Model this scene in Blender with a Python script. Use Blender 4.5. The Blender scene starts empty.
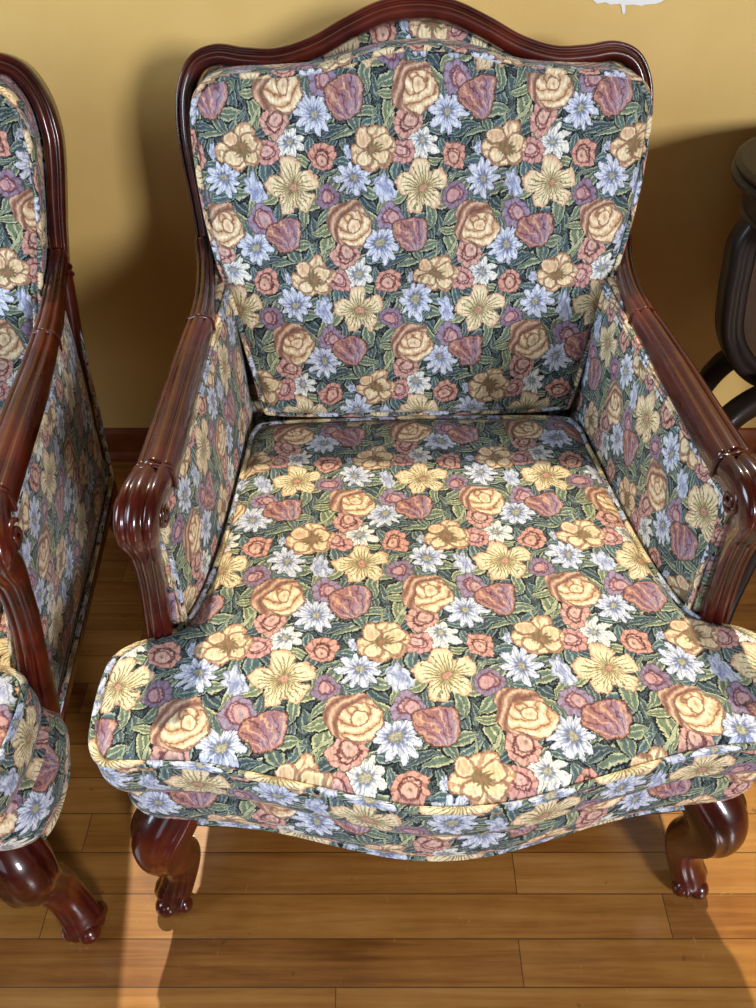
import bpy, bmesh, math, random
from math import sin, cos, pi, radians, sqrt, exp, atan2, floor
from mathutils import Vector, Matrix

# ------------------------------------------------------------------ colours
def lin(c):
    if isinstance(c, str):
        c = [int(c[i:i+2], 16)/255 for i in (0, 2, 4)]
    return tuple((v/12.92 if v <= .04045 else ((v+.055)/1.055)**2.4) for v in c[:3])

# ------------------------------------------------------------------ node helper
class NT:
    def __init__(self, tree):
        self.t = tree; self.n = tree.nodes; self.l = tree.links
    def new(self, kind, **kw):
        n = self.n.new(kind)
        for k, v in kw.items(): setattr(n, k, v)
        return n
    def put(self, sock, v):
        if isinstance(v, bpy.types.NodeSocket): self.l.new(v, sock)
        else: sock.default_value = v
    def m(self, op, a, b=None, c=None, clamp=False):
        n = self.new('ShaderNodeMath', operation=op, use_clamp=clamp)
        self.put(n.inputs[0], a)
        if b is not None: self.put(n.inputs[1], b)
        if c is not None: self.put(n.inputs[2], c)
        return n.outputs[0]
    def v(self, op, a, b=None, c=None, out=0, scale=None):
        n = self.new('ShaderNodeVectorMath', operation=op)
        self.put(n.inputs[0], a)
        if b is not None: self.put(n.inputs[1], b)
        if c is not None: self.put(n.inputs[2], c)
        if scale is not None: self.put(n.inputs[3], scale)
        return n.outputs[out]
    def dot(self, a, b): return self.v('DOT_PRODUCT', a, b, out=1)
    def xyz(self, x, y, z=0.0):
        n = self.new('ShaderNodeCombineXYZ')
        self.put(n.inputs[0], x); self.put(n.inputs[1], y); self.put(n.inputs[2], z)
        return n.outputs[0]
    def sep(self, v):
        n = self.new('ShaderNodeSeparateXYZ'); self.put(n.inputs[0], v); return n.outputs
    def ramp(self, f, stops, interp='LINEAR'):
        n = self.new('ShaderNodeValToRGB'); cr = n.color_ramp; cr.interpolation = interp
        while len(cr.elements) < len(stops): cr.elements.new(.5)
        for e, s in zip(cr.elements, sorted(stops, key=lambda s: s[0])):
            e.position = s[0]
            e.color = (*lin(s[1]), s[2] if len(s) > 2 else 1.0)
        self.put(n.inputs[0], f); return n.outputs[0], n.outputs[1]
    def mix(self, f, a, b, mode='MIX'):
        n = self.new('ShaderNodeMix', data_type='RGBA', blend_type=mode)
        self.put(n.inputs[0], f)
        for i, v in ((6, a), (7, b)):
            if isinstance(v, str): v = (*lin(v), 1)
            self.put(n.inputs[i], v)
        return n.outputs[2]
    def noise(self, vec, scale, detail=2.0, rough=.5, dist=0.0):
        n = self.new('ShaderNodeTexNoise'); self.put(n.inputs['Vector'], vec)
        n.inputs['Scale'].default_value = scale; n.inputs['Detail'].default_value = detail
        n.inputs['Roughness'].default_value = rough; n.inputs['Distortion'].default_value = dist
        return n.outputs[0], n.outputs[1]
    def curve(self, f, fn, N=48, lo=-pi, hi=pi):
        """a lookup of fn over lo..hi as a float curve"""
        n = self.new('ShaderNodeFloatCurve'); mp = n.mapping; mp.extend = 'HORIZONTAL'
        c = mp.curves[0]
        pts = [(i/N, fn(lo+(hi-lo)*i/N)) for i in range(N+1)]
        c.points[0].location = pts[0]; c.points[1].location = pts[-1]
        for p in pts[1:-1]: c.points.new(*p)
        for p in c.points: p.handle_type = 'VECTOR'
        mp.update()
        n.inputs[0].default_value = 1.0
        self.put(n.inputs[1], self.m('MULTIPLY_ADD', f, 1/(hi-lo), -lo/(hi-lo)))
        return n.outputs[0]

CW, ROW = .178, .95          # cell width in metres; row height in cell widths

def tapestry_group():
    """floral tapestry cloth: flowers on a half-drop repeat over leaves; input: metres along the cloth"""
    g = bpy.data.node_groups.new('floral_tapestry', 'ShaderNodeTree')
    g.interface.new_socket('Vector', in_out='INPUT', socket_type='NodeSocketVector')
    g.interface.new_socket('Color', in_out='OUTPUT', socket_type='NodeSocketColor')
    T = NT(g)
    gi = T.new('NodeGroupInput'); go = T.new('NodeGroupOutput')
    P0 = gi.outputs[0]
    nf, nc = T.noise(P0, 95, 1.5, .6)
    w = T.v('SUBTRACT', nc, (.5, .5, .5))
    w2 = T.v('SUBTRACT', T.noise(P0, 38, 0, .5)[1], (.5, .5, .5))
    P = T.v('MULTIPLY_ADD', w, (.0040, .0040, 0), T.v('MULTIPLY_ADD', w2, (.0135, .0135, 0), P0))
    g0 = T.noise(P0, 380, 1.0, .6)[1]
    P = T.v('MULTIPLY_ADD', T.v('SUBTRACT', g0, (.5, .5, .5)), (.0034, .0034, 0), P)
    u = T.dot(P, (1/CW, -.5/(CW*ROW), 0)); v = T.dot(P, (0, 1/(CW*ROW), 0))
    L = T.xyz(u, v)
    grain = T.noise(P0, 420, 1.0, .5)[0]          # thread scale breakup, reused everywhere
    grainc = T.m('MULTIPLY_ADD', grain, 1.0, -.5)
    streak = T.noise(T.v('MULTIPLY', P0, (1.0, .35, 1.0)), 330, 1, .5)[0]

    def local(cx, cy, R, rot, sx=1.0, sy=1.0):
        """motif coordinates; centre in crop units (465 px = one cell)"""
        uc, vc = cx/465, -cy/481
        d = T.v('SUBTRACT', L, (uc-.5*vc, vc, 0))
        d = T.v('WRAP', d, (.5, .5, .5), (-.5, -.5, -.5))
        R = R/465; a = radians(rot)
        X = T.dot(d, (cos(a)/R/sx, (.5*cos(a)+ROW*sin(a))/R/sx, 0))
        Y = T.dot(d, (-sin(a)/R/sy, (-.5*sin(a)+ROW*cos(a))/R/sy, 0))
        return X, Y

    # ---- ground: dark navy with a murmur of teal undergrowth
    und, _ = T.noise(P0, 70, 2, .5, 1.2)
    und2 = T.m('ABSOLUTE', T.m('SINE', T.m('MULTIPLY', und, 30.0)))
    base, _ = T.ramp(und2, [(0, '181c27'), (.5, '202836'), (.65, '37484f'), (.85, '4d6364'), (.93, '6c7e6a'), (.98, '303c44')])
    col = base

    # ---- leaves
    leaf_groups = {}
    def leaf_group(tone):
        if tone in leaf_groups: return leaf_groups[tone]
        A, B, E = tone
        lg = bpy.data.node_groups.new('woven_leaf', 'ShaderNodeTree')
        for nm, st in (('L', 'Vector'), ('Grain', 'Float'), ('Col', 'Color'), ('C', 'Vector'), ('VX', 'Vector'), ('VY', 'Vector'), ('Bend', 'Float'), ('W', 'Float')):
            lg.interface.new_socket(nm, in_out='INPUT', socket_type='NodeSocket'+st)
        lg.interface.new_socket('Col', in_out='OUTPUT', socket_type='NodeSocketColor')
        G = NT(lg); i_ = G.new('NodeGroupInput').outputs; o_ = G.new('NodeGroupOutput')
        d = G.v('WRAP', G.v('SUBTRACT', i_[0], i_[3]), (.5, .5, .5), (-.5, -.5, -.5))
        X = G.dot(d, i_[4]); Y = G.dot(d, i_[5]); XX = G.m('MULTIPLY', X, X)
        y2 = G.m('ADD', Y, G.m('MULTIPLY', G.m('SUBTRACT', .5, XX), i_[6]))
        wd = G.m('MAXIMUM', G.m('MULTIPLY', G.m('SUBTRACT', 1.0, XX), i_[7]), .0001)
        q = G.m('MULTIPLY_ADD', i_[1], .3, G.m('DIVIDE', G.m('ABSOLUTE', y2), wd))
        c, a = G.ramp(q, [(0, E), (.04, E), (.10, A), (.40, A), (.52, B), (.60, E), (.72, E), (.77, '161b27'), (.97, '161b27'), (1.0, '161b27', 0)])
        G.l.new(G.mix(a, i_[2], c), o_.inputs[0])
        leaf_groups[tone] = lg
        return lg
    def leaf(cx, cy, length, width, rot, bend, tone):
        nonlocal col
        uc, vc = cx/465, -cy/481; R_ = length/2/465; a = radians(rot)
        n = T.new('ShaderNodeGroup'); n.node_tree = leaf_group(tone)
        for k, val in enumerate((L, grainc, col, (uc-.5*vc, vc, 0), (cos(a)/R_, (.5*cos(a)+ROW*sin(a))/R_, 0),
                                 (-sin(a)/R_, (-.5*sin(a)+ROW*cos(a))/R_, 0), bend, width/length)):
            T.put(n.inputs[k], val)
        col = n.outputs[0]
    tones = [('4d6464', '667a72', '99a480'), ('42565e', '5a7074', '8a9a86'), ('5d7464', '74866c', 'b2b88e'),
             ('374a54', '4e656d', '7a8c82'), ('6c7e5e', '84926a', 'c0c090'), ('45606a', '5c7880', '94a892')]
    rnd = random.Random(11)
    flowers = [(0, 0, 92), (290, -140, 80), (200, 140, 88), (-40, 172, 72), (-150, 215, 66), (-52, -232, 48), (-5, -160, 58),
               (-75, -128, 46), (110, -115, 50), (215, -30, 64), (-135, 5, 52), (122, 32, 44), (-118, 112, 50)]
    def free(x, y):
        best = 9
        for fx, fy, r in flowers:
            for i in (-2, -1, 0, 1, 2):
                for j in (-1, 0, 1):
                    d = sqrt((x-fx-465*i-229*j)**2+((y-fy-481*j))**2)/r
                    best = min(best, d)
        return best
    placed = []; tries = 0
    while len(placed) < 46 and tries < 20000:
        tries += 1
        x, y = rnd.uniform(-232, 232), rnd.uniform(-240, 240)
        if free(x, y) < .92: continue
        ok = True
        for (a, b) in placed:
            for i in (-1, 0, 1):
                for j in (-1, 0, 1):
                    if (x-a-465*i-229*j)**2+(y-b-481*j)**2 < 37**2: ok = False
        if ok: placed.append((x, y))
    for (x, y) in placed:
        leaf(x, y, rnd.uniform(72, 118), rnd.uniform(38, 60), rnd.choice((60, 95, 120, 30, 150, 75, 5))+rnd.uniform(-20, 20),
             rnd.uniform(-.28, .28), rnd.choice(tones))
    # the curling stem under the cabbage rose
    leaf(95, 235, 190, 15, 48, .25, ('a5ad82', 'a9b084', 'b9bd90'))
    leaf(60, 270, 120, 12, 100, -.2, ('98a27c', 'a9b084', 'b0b88c'))

    # ---- flowers
    def polar(X, Y, fn, N=48):
        p = T.xyz(X, Y); r = T.v('LENGTH', p, out=1); th = T.m('ARCTAN2', Y, X)
        Rr = T.curve(th, fn, N)
        return p, r, th, T.m('DIVIDE', r, Rr)
    def lines(th, r, n, k=0.0, warp=6.0):
        """fine radial thread lines, 0..1"""
        a = T.m('MULTIPLY_ADD', th, float(n), T.m('MULTIPLY', nf, warp))
        if k: a = T.m('MULTIPLY_ADD', r, k, a)
        return T.m('SINE', a)
    def lobe(n, ph, depth, pw=.6, jit=0.0, seed=1):
        rr = random.Random(seed); js = [rr.uniform(-jit, jit) for _ in range(n)]
        def f(t):
            k = ((t*n/(2*pi)+ph) % n)
            c = abs(sin(pi*k))**pw
            return max(.12, (1-depth)+depth*c+js[int(k) % n])
        return f
    def over(c, a):
        nonlocal col
        col = T.mix(a, col, c)

    def daisy(cx, cy, R, rot, n=10, seed=1, cool=True, sy=1.0):
        X, Y = local(cx, cy, R, rot, 1, sy)
        p, r, th, q = polar(X, Y, lobe(n, .2, .52, .75, .07, seed), 6*n)
        s = lines(th, r, 2*n, 0, 3)
        q2 = T.m('MULTIPLY_ADD', grainc, .16, q)
        mid = 'b3bcd8' if cool else 'd9dbd2'; hi = 'cfd6e4' if cool else 'ebe8d8'; dk = '6878a8' if cool else '7f8cb0'
        c, a = T.ramp(q2, [(0, '8f8a58'), (.12, 'c9be78'), (.22, '6a6a58'), (.3, dk), (.42, mid), (.6, hi), (.82, hi), (.90, mid), (.94, '2c3450', 1), (.98, '1c2436', 1), (1.0, '1c2436', 0)])
        c = T.mix(T.m('MULTIPLY', T.m('GREATER_THAN', T.m('MULTIPLY_ADD', r, -.9, s), .25), .7), c, dk)
        over(c, a)

    def ruff(cx, cy, R, rot, outer, mid, ring, core, seed=1):
        """small double flower with a dark ring"""
        X, Y = local(cx, cy, R, rot)
        p, r, th, q = polar(X, Y, lobe(8, .1, .17, .7, .05, seed), 40)
        q2 = T.m('MULTIPLY_ADD', grainc, .2, q)
        s = lines(th, r, 9, 4, 4)
        c, a = T.ramp(q2, [(0, core), (.14, core), (.2, ring), (.26, mid), (.42, mid), (.47, ring), (.56, ring), (.62, outer), (.9, outer), (.97, '4a2c38'), (1, '4a2c38', 0)])
        c = T.mix(T.m('MULTIPLY', T.m('GREATER_THAN', s, .72), .5), c, ring)
        # crescent: the ring is heavier towards one side
        o = T.v('LENGTH', T.v('SUBTRACT', p, (.12, .14, 0)), out=1)
        c2, a2 = T.ramp(o, [(0, core), (.16, mid), (.34, mid), (.40, ring), (.47, ring, .8), (.52, ring, 0)])
        c = T.mix(T.m('MULTIPLY', a2, .85), c, c2)
        over(c, a)

    def tulip(cx, cy, R, rot):
        X, Y = local(cx, cy, R, rot, 1.0, 1.0)
        def f(t):
            return .86+.10*cos(3*(t-.5))+.10*abs(sin(3.5*t))**.6-.10*(1 if -2.1 < t < -1.2 else 0)
        p, r, th, q = polar(X, Y, f, 44)
        yb = T.m('ADD', Y, 1.05)
        th2 = T.m('ARCTAN2', X, yb)
        r2 = T.v('LENGTH', T.xyz(X, yb), out=1)
        s = T.m('SINE', T.m('ADD', T.m('MULTIPLY_ADD', th2, 15.0, T.m('MULTIPLY', nf, 5)), T.m('MULTIPLY', r2, 2.6)))
        f1 = T.m('MULTIPLY_ADD', nf, .9, T.m('MULTIPLY_ADD', X, -.28, T.m('MULTIPLY', Y, .22)))
        c, _ = T.ramp(f1, [(.2, 'a08aa0'), (.36, '9c7188'), (.5, '96606e'), (.64, 'a0605a'), (.8, 'b87a60')])
        c = T.mix(T.m('MULTIPLY', T.m('GREATER_THAN', s, .86), .85), c, 'cf9a72')
        c = T.mix(T.m('MULTIPLY', T.m('LESS_THAN', s, -.9), .75), c, '5e2f3c')
        q2 = T.m('MULTIPLY_ADD', grainc, .16, q)
        ce, a = T.ramp(q2, [(0, 'bf7a5c', 1), (.84, 'bf7a5c', 1), (.93, '4e2a34', 1), (1, '2c2630', 0)])
        m = T.m('GREATER_THAN', q2, .83)
        over(T.mix(m, c, ce), a)

    def openflower(cx, cy, R, rot):
        X, Y = local(cx, cy, R, rot)
        prof = lobe(5, .15, .5, .55, .11, 12)
        p, r, th, q = polar(X, Y, lambda t: prof(t)+.035*sin(11*t)+.03*sin(17*t+1), 64)
        q2 = T.m('MULTIPLY_ADD', grainc, .14, q)
        s = lines(th, r, 26, 0, 7)
        c, a = T.ramp(q2, [(0, 'a5523c'), (.08, 'd09070'), (.16, '9a6a48'), (.24, 'b9a468'), (.4, 'dcc48c'), (.62, 'ecd9a6'), (.84, 'e6cc9c'), (.93, 'd6a878'), (.97, '8c5e44'), (1.0, '4a3430', 0)])
        dk = T.m('GREATER_THAN', T.m('MULTIPLY_ADD', r, -1.7, s), -.32)
        dk = T.m('MULTIPLY', dk, T.m('GREATER_THAN', r, .13))
        c = T.mix(T.m('MULTIPLY', dk, .85), c, '6f6c3e')
        # petal divisions
        e = T.curve(th, lambda t: 1-min(1, abs(sin(pi*((t*5/(2*pi)+.15) % 5)))*5.5), 60)
        c = T.mix(T.m('MULTIPLY', e, T.m('MULTIPLY', T.m('GREATER_THAN', r, .3), .7)), c, 'a8744c')
        over(c, a)

    def peony(cx, cy, R, rot):
        X, Y = local(cx, cy, R, rot, 1.05, .95)
        prof = lobe(6, .3, .24, .55, .06, 8)
        p, r, th, q = polar(X, Y, prof, 54)
        q2 = T.m('MULTIPLY_ADD', grainc, .14, q)
        c, a = T.ramp(q2, [(0, '8a6a3c'), (.14, 'a07848'), (.3, 'c09a60'), (.55, 'e0c48c'), (.8, 'ecd8a8'), (.88, 'd9ac74'), (.94, '9a6440'), (1, '3a2c30', 0)])
        s = lines(th, r, 13, 5, 8)
        c = T.mix(T.m('MULTIPLY', T.m('GREATER_THAN', s, .62), .75), c, 'a8744a')
        # overlapping inner petals: three lobes with brown edges
        for (ox, oy, rr, fill) in ((-.42, .42, .40, 'd8a878'), (-.30, -.38, .36, 'e9d3a2'), (.34, -.34, .38, 'e3c48c'), (.36, .22, .42, 'dfc086')):
            o = T.v('LENGTH', T.v('SUBTRACT', p, (ox, oy, 0)), out=1)
            c2, a2 = T.ramp(T.m('MULTIPLY_ADD', nf, .18, o), [(0, fill), (rr*.75, fill), (rr*.9, 'f0deae'), (rr, '9a6038'), (rr+.07, '7c4a30'), (rr+.1, '7c4a30', 0)])
            c = T.mix(T.m('MULTIPLY', a2, .8), c, c2)
        o = T.v('LENGTH', T.v('SUBTRACT', p, (.05, -.02, 0)), out=1)
        c2, a2 = T.ramp(T.m('MULTIPLY_ADD', s, .07, o), [(0, 'a85a44'), (.1, '8c6c3c'), (.26, '7a6a3c'), (.34, '7a6a3c', 0)])
        c = T.mix(a2, c, c2)
        over(c, a)

    def rose(cx, cy, R, rot):
        X, Y = local(cx, cy, R, rot, 1.02, .98)
        p, r, th, q = polar(X, Y, lambda t: .93+.05*cos(2*t+.6)+.035*sin(5*t)+.02*sin(9*t), 48)
        q2 = T.m('MULTIPLY_ADD', grainc, .12, q)
        # back petals: rust crescent arcs
        o1 = T.v('LENGTH', T.v('SUBTRACT', p, (.55, -.1, 0)), out=1)
        s1 = T.m('SINE', T.m('MULTIPLY_ADD', o1, 21.0, T.m('MULTIPLY', nf, 4)))
        cb, _ = T.ramp(T.m('MULTIPLY_ADD', s1, .5, .5), [(0, '7f4c3a'), (.3, '9c6850'), (.7, 'ac7c5c'), (.92, 'd0a680')])
        # heart: pale gold petals wrapping round an off-centre bud
        pc = T.v('SUBTRACT', p, (.24, -.04, 0))
        o2 = T.v('LENGTH', pc, out=1)
        oa = T.v('LENGTH', T.v('SUBTRACT', pc, (-.42, .30, 0)), out=1)
        s2 = T.m('SINE', T.m('MULTIPLY_ADD', oa, 17.0, T.m('MULTIPLY', nf, 4.5)))
        cf, _ = T.ramp(T.m('MULTIPLY_ADD', s2, .5, .5), [(0, '8e5a3c'), (.05, 'b07c4c'), (.13, 'cf9f66'), (.45, 'dcb47c'), (.75, 'e6c896'), (.93, 'f0dcb0')])
        _, am = T.ramp(T.m('MULTIPLY_ADD', nf, .12, o2), [(0, 'ffffff', 1), (.70, 'ffffff', 1), (.78, 'ffffff', 0)])
        c = T.mix(am, cb, cf)
        bud, ab = T.ramp(T.v('LENGTH', T.v('SUBTRACT', pc, (-.12, .16, 0)), out=1), [(0, 'c48e5c'), (.12, 'e8c898'), (.22, 'ecd0a0'), (.25, '9a6440'), (.28, '9a6440'), (.30, '9a6440', 0)])
        c = T.mix(ab, c, bud)
        ring, ar = T.ramp(T.m('MULTIPLY_ADD', nf, .12, o2), [(.73, '7c4430', 0), (.755, '7c4430', 1), (.78, '7c4430', 1), (.80, '7c4430', 0)])
        c = T.mix(T.m('MULTIPLY', ar, .7), c, ring)
        ce, a = T.ramp(q2, [(0, 'c89058', 0), (.93, 'c89058', 0), (.96, '7c4c36', 1), (.98, '3a2c30', 1), (1, '3a2c30', 1)])
        c = T.mix(a, c, ce)
        _, aa = T.ramp(q2, [(0, 'ffffff', 1), (.96, 'ffffff', 1), (1, 'ffffff', 0)])
        over(c, aa)

    def bell(cx, cy, R, rot):
        X, Y = local(cx, cy, R, rot, .62, 1.0)
        p, r, th, q = polar(X, Y, lobe(7, .1, .4, .7, .08, 21), 42)
        q2 = T.m('MULTIPLY_ADD', grainc, .2, q)
        s = T.m('SINE', T.m('MULTIPLY_ADD', X, 9.0, T.m('MULTIPLY', nf, 9)))
        c, a = T.ramp(q2, [(0, '7886b4'), (.3, 'a4aed0'), (.6, 'c4cde0'), (.9, 'b4bdd6'), (1, '2c3650', 0)])
        c = T.mix(T.m('MULTIPLY', T.m('GREATER_THAN', s, .7), .8), c, '6f7cb0')
        over(c, a)

    bell(-135, 5, 60, 12)
    bell(192, -130, 24, -10)
    daisy(-150, 215, 76, 10, 11, 2)
    daisy(218, -30, 74, 20, 10, 3)
    daisy(-8, -160, 66, 5, 8, 4, cool=False)
    ruff(-52, -232, 53, 20, 'd09684', 'dba896', '6c2c30', '83706c', 5)
    ruff(-78, -126, 48, 80, 'cd8c82', 'dba69c', '74303a', '8a6c78', 6)
    ruff(110, -115, 53, 200, 'd08c74', 'dca48c', '6a2a28', '4e443c', 7)
    ruff(122, 32, 48, 140, '8d7794', 'c48e90', '6c3448', 'b87f84', 8)
    ruff(-116, 112, 54, 300, '9683a2', 'cb9594', '74384a', '74899c', 9)
    tulip(-40, 172, 76, 18)
    peony(290, -140, 86, 0)
    openflower(0, 0, 100, 0)
    rose(200, 140, 90, -25)

    # thread texture
    g2 = T.m('MULTIPLY_ADD', streak, 1.15, .43)
    col = T.mix(1.0, col, T.xyz(g2, g2, g2), 'MULTIPLY')
    hs = T.new('ShaderNodeHueSaturation'); hs.inputs['Saturation'].default_value = .80; hs.inputs['Value'].default_value = .95
    T.l.new(col, hs.inputs['Color']); T.l.new(hs.outputs[0], go.inputs[0])
    return g

# ================================================================== materials
def mat(name, rough=.5, spec=.5, coat=0.0):
    m = bpy.data.materials.new(name); m.use_nodes = True
    T = NT(m.node_tree); b = T.n['Principled BSDF']
    b.inputs['Roughness'].default_value = rough
    b.inputs['Specular IOR Level'].default_value = spec
    b.inputs['Coat Weight'].default_value = coat
    b.inputs['Coat Roughness'].default_value = .08
    return m, T, b

def bump(T, b, h, strength, dist):
    n = T.new('ShaderNodeBump'); n.inputs['Strength'].default_value = strength
    n.inputs['Distance'].default_value = dist
    T.put(n.inputs['Height'], h); T.l.new(n.outputs[0], b.inputs['Normal'])

def make_fabric():
    m, T, b = mat('floral_tapestry_cloth', .92, .12)
    uv = T.new('ShaderNodeTexCoord').outputs['UV']
    n = T.new('ShaderNodeGroup'); n.node_tree = tapestry_group()
    T.l.new(uv, n.inputs[0]); T.l.new(n.outputs[0], b.inputs['Base Color'])
    b.inputs['Sheen Weight'].default_value = .12
    w = T.noise(uv, 650, 1, .5)[0]
    bump(T, b, w, .25, .0008)
    return m

def make_wood(name, dark, mid, light, scale=1.0, rough=.28, coat=.7, vec=(6, 6, 40)):
    m, T, b = mat(name, rough, .3, coat)
    co = T.new('ShaderNodeTexCoord').outputs['Object']
    st = T.v('MULTIPLY', co, tuple(v*scale for v in vec))
    n1 = T.noise(st, 1.0, 4, .6, .8)[0]
    n2 = T.noise(co, 9, 3, .6)[0]
    f = T.m('MULTIPLY_ADD', n2, .75, T.m('MULTIPLY', n1, .28))
    c, _ = T.ramp(f, [(.3, dark), (.5, mid), (.72, light)])
    T.l.new(c, b.inputs['Base Color'])
    r = T.m('MULTIPLY_ADD', n2, .25, rough-.1); T.l.new(r, b.inputs['Roughness'])
    bump(T, b, n1, .02, .001)
    return m

def make_floor():
    m, T, b = mat('oak_strip_boards', .32, .5, .35)
    b.inputs['Coat Roughness'].default_value = .18
    co = T.new('ShaderNodeTexCoord').outputs['Object']
    x, y, _ = T.sep(co)
    W = .0572
    ry = T.m('DIVIDE', T.m('ADD', y, 5.0-.0122), W)
    row = T.m('FLOOR', ry); fy = T.m('FRACT', ry)
    wn = T.new('ShaderNodeTexWhiteNoise', noise_dimensions='1D'); T.put(wn.inputs['W'], row)
    off = wn.outputs[0]
    rx = T.m('ADD', T.m('DIVIDE', x, .86), T.m('MULTIPLY', off, 7.0))
    bx = T.m('FLOOR', rx); fx = T.m('FRACT', rx)
    wn2 = T.new('ShaderNodeTexWhiteNoise', noise_dimensions='2D'); T.l.new(T.xyz(bx, row), wn2.inputs['Vector'])
    rv = wn2.outputs[0]
    sh = T.v('ADD', co, T.xyz(T.m('MULTIPLY', rv, 9.0), T.m('MULTIPLY', rv, 31.0)))
    g1 = T.noise(T.v('MULTIPLY', sh, (2.2, 42, 1)), 1.0, 5, .65, 1.4)[0]
    g2 = T.noise(T.v('MULTIPLY', sh, (9, 190, 1)), 1.0, 3, .6, .4)[0]
    g3 = T.noise(sh, 7, 3, .6)[0]
    f = T.m('ADD', T.m('MULTIPLY', g1, .55), T.m('ADD', T.m('MULTIPLY', g2, .2), T.m('MULTIPLY', g3, .3)))
    f = T.m('ADD', f, T.m('MULTIPLY_ADD', rv, .22, -.11))
    c, _ = T.ramp(f, [(.30, '6a3f18'), (.42, '875523'), (.56, '9e6c31'), (.78, 'b78648')])
    # fine dark pores
    pores = T.noise(T.v('MULTIPLY', sh, (30, 700, 1)), 1.0, 2, .5)[0]
    _, pa = T.ramp(pores, [(.28, '6a3c1c', .35), (.36, '6a3c1c', 0)])
    c = T.mix(pa, c, '6a3c1c')
    ey = T.m('ABSOLUTE', T.m('SUBTRACT', fy, .5)); ex = T.m('ABSOLUTE', T.m('SUBTRACT', fx, .5))
    gap = T.m('MAXIMUM', T.m('GREATER_THAN', ey, .487), T.m('GREATER_THAN', ex, .4992))
    c = T.mix(T.m('MULTIPLY', gap, .8), c, '3a2010')
    # scattered wear: small dark specks and pale scuffs
    sp = T.noise(co, 60, 1, .4)[0]
    _, sa = T.ramp(sp, [(.76, 'ffffff', 0), (.79, 'ffffff', 1)])
    c = T.mix(T.m('MULTIPLY', sa, .5), c, '553214')
    sc = T.noise(T.v('MULTIPLY', co, (90, 30, 1)), 1.0, 2, .5, 2)[0]
    _, s2 = T.ramp(sc, [(.70, 'ffffff', 0), (.8, 'ffffff', 1)])
    c = T.mix(T.m('MULTIPLY', s2, .2), c, 'e6c898')
    T.l.new(c, b.inputs['Base Color'])
    T.l.new(T.m('MULTIPLY_ADD', g3, .2, .22), b.inputs['Roughness'])
    bump(T, b, T.m('MULTIPLY_ADD', gap, -1.0, T.m('MULTIPLY', g1, .12)), .35, .0015)
    return m

def make_plaster(name, col, col2, s=1.0):
    m, T, b = mat(name, .62, .3)
    co = T.new('ShaderNodeTexCoord').outputs['Object']
    n1 = T.noise(co, 3.2*s, 4, .6)[0]; n2 = T.noise(co, 140, 3, .6)[0]
    c, _ = T.ramp(n1, [(.3, col2), (.7, col)])
    T.l.new(c, b.inputs['Base Color'])
    bump(T, b, n2, .18, .002)
    return m

FAB = make_fabric()
MAHOG = make_wood('carved_mahogany', '1a0604', '3c0e08', '621e0d', 1.0, .26, .7)
DARKWOOD = make_wood('dark_stained_walnut', '0c0705', '170d08', '24150d', 1.0, .5, .08)
BROWN = make_wood('brown_table_panel', '2c1c0e', '3a2614', '4a341c', 1.0, .55, .05)
OAK = make_floor()
BASEW = make_wood('varnished_baseboard_wood', '5c2a14', '783a1c', '8e4c26', 1.0, .4, .3, (3, 40, 60))
WALL = make_plaster('ochre_painted_plaster', 'dab872', 'd0ab62')
PLAST = make_plaster('low_bounce_plaster', '64563c', '5a4c36')  # unseen walls and ceiling, coloured dark to cut bounced light
WHITE = make_plaster('white_paint', 'e8e8e4', 'dcdcd8')
GIMP = make_wood('dark_cord', '2a2c34', '3a3c42', '5c5a50', 3.0, .9, 0)

# ================================================================== mesh helpers
COL = bpy.context.scene.collection
def finish(name, bm, material, parent=None, smooth=True, mod=None, fn=None):
    if fn:
        for v in bm.verts: v.co = fn(v.co)
    bmesh.ops.recalc_face_normals(bm, faces=bm.faces[:])
    me = bpy.data.meshes.new(name); bm.to_mesh(me); bm.free()
    me.materials.append(material)
    if smooth:
        for p in me.polygons: p.use_smooth = True
    o = bpy.data.objects.new(name, me); COL.objects.link(o)
    if parent: o.parent = parent
    return o

def tag(o, label=None, cat=None, group=None, kind=None):
    for k, v in (('label', label), ('category', cat), ('group', group), ('kind', kind)):
        if v: o[k] = v
    return o

def empty(name, loc, rz=0):
    o = bpy.data.objects.new(name, None); COL.objects.link(o)
    o.location = loc; o.rotation_euler = (0, 0, radians(rz)); o.empty_display_size = .1
    return o

def catmull(pts, n=8, closed=False):
    """smooth resampling of a list of equal-length tuples"""
    out = []; N = len(pts)
    segs = N if closed else N-1
    for i in range(segs):
        if closed:
            p = [pts[(i+k-1) % N] for k in range(4)]
        else:
            p = [pts[max(0, min(N-1, i+k-1))] for k in range(4)]
        for j in range(n):
            t = j/n; t2, t3 = t*t, t*t*t
            out.append(tuple(.5*((2*b)+(-a+c)*t+(2*a-5*b+4*c-d)*t2+(-a+3*b-3*c+d)*t3) for a, b, c, d in zip(*p)))
    if not closed: out.append(tuple(pts[-1]))
    return out

def circle(n=12): return [(cos(2*pi*i/n), sin(2*pi*i/n)) for i in range(n)]

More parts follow.
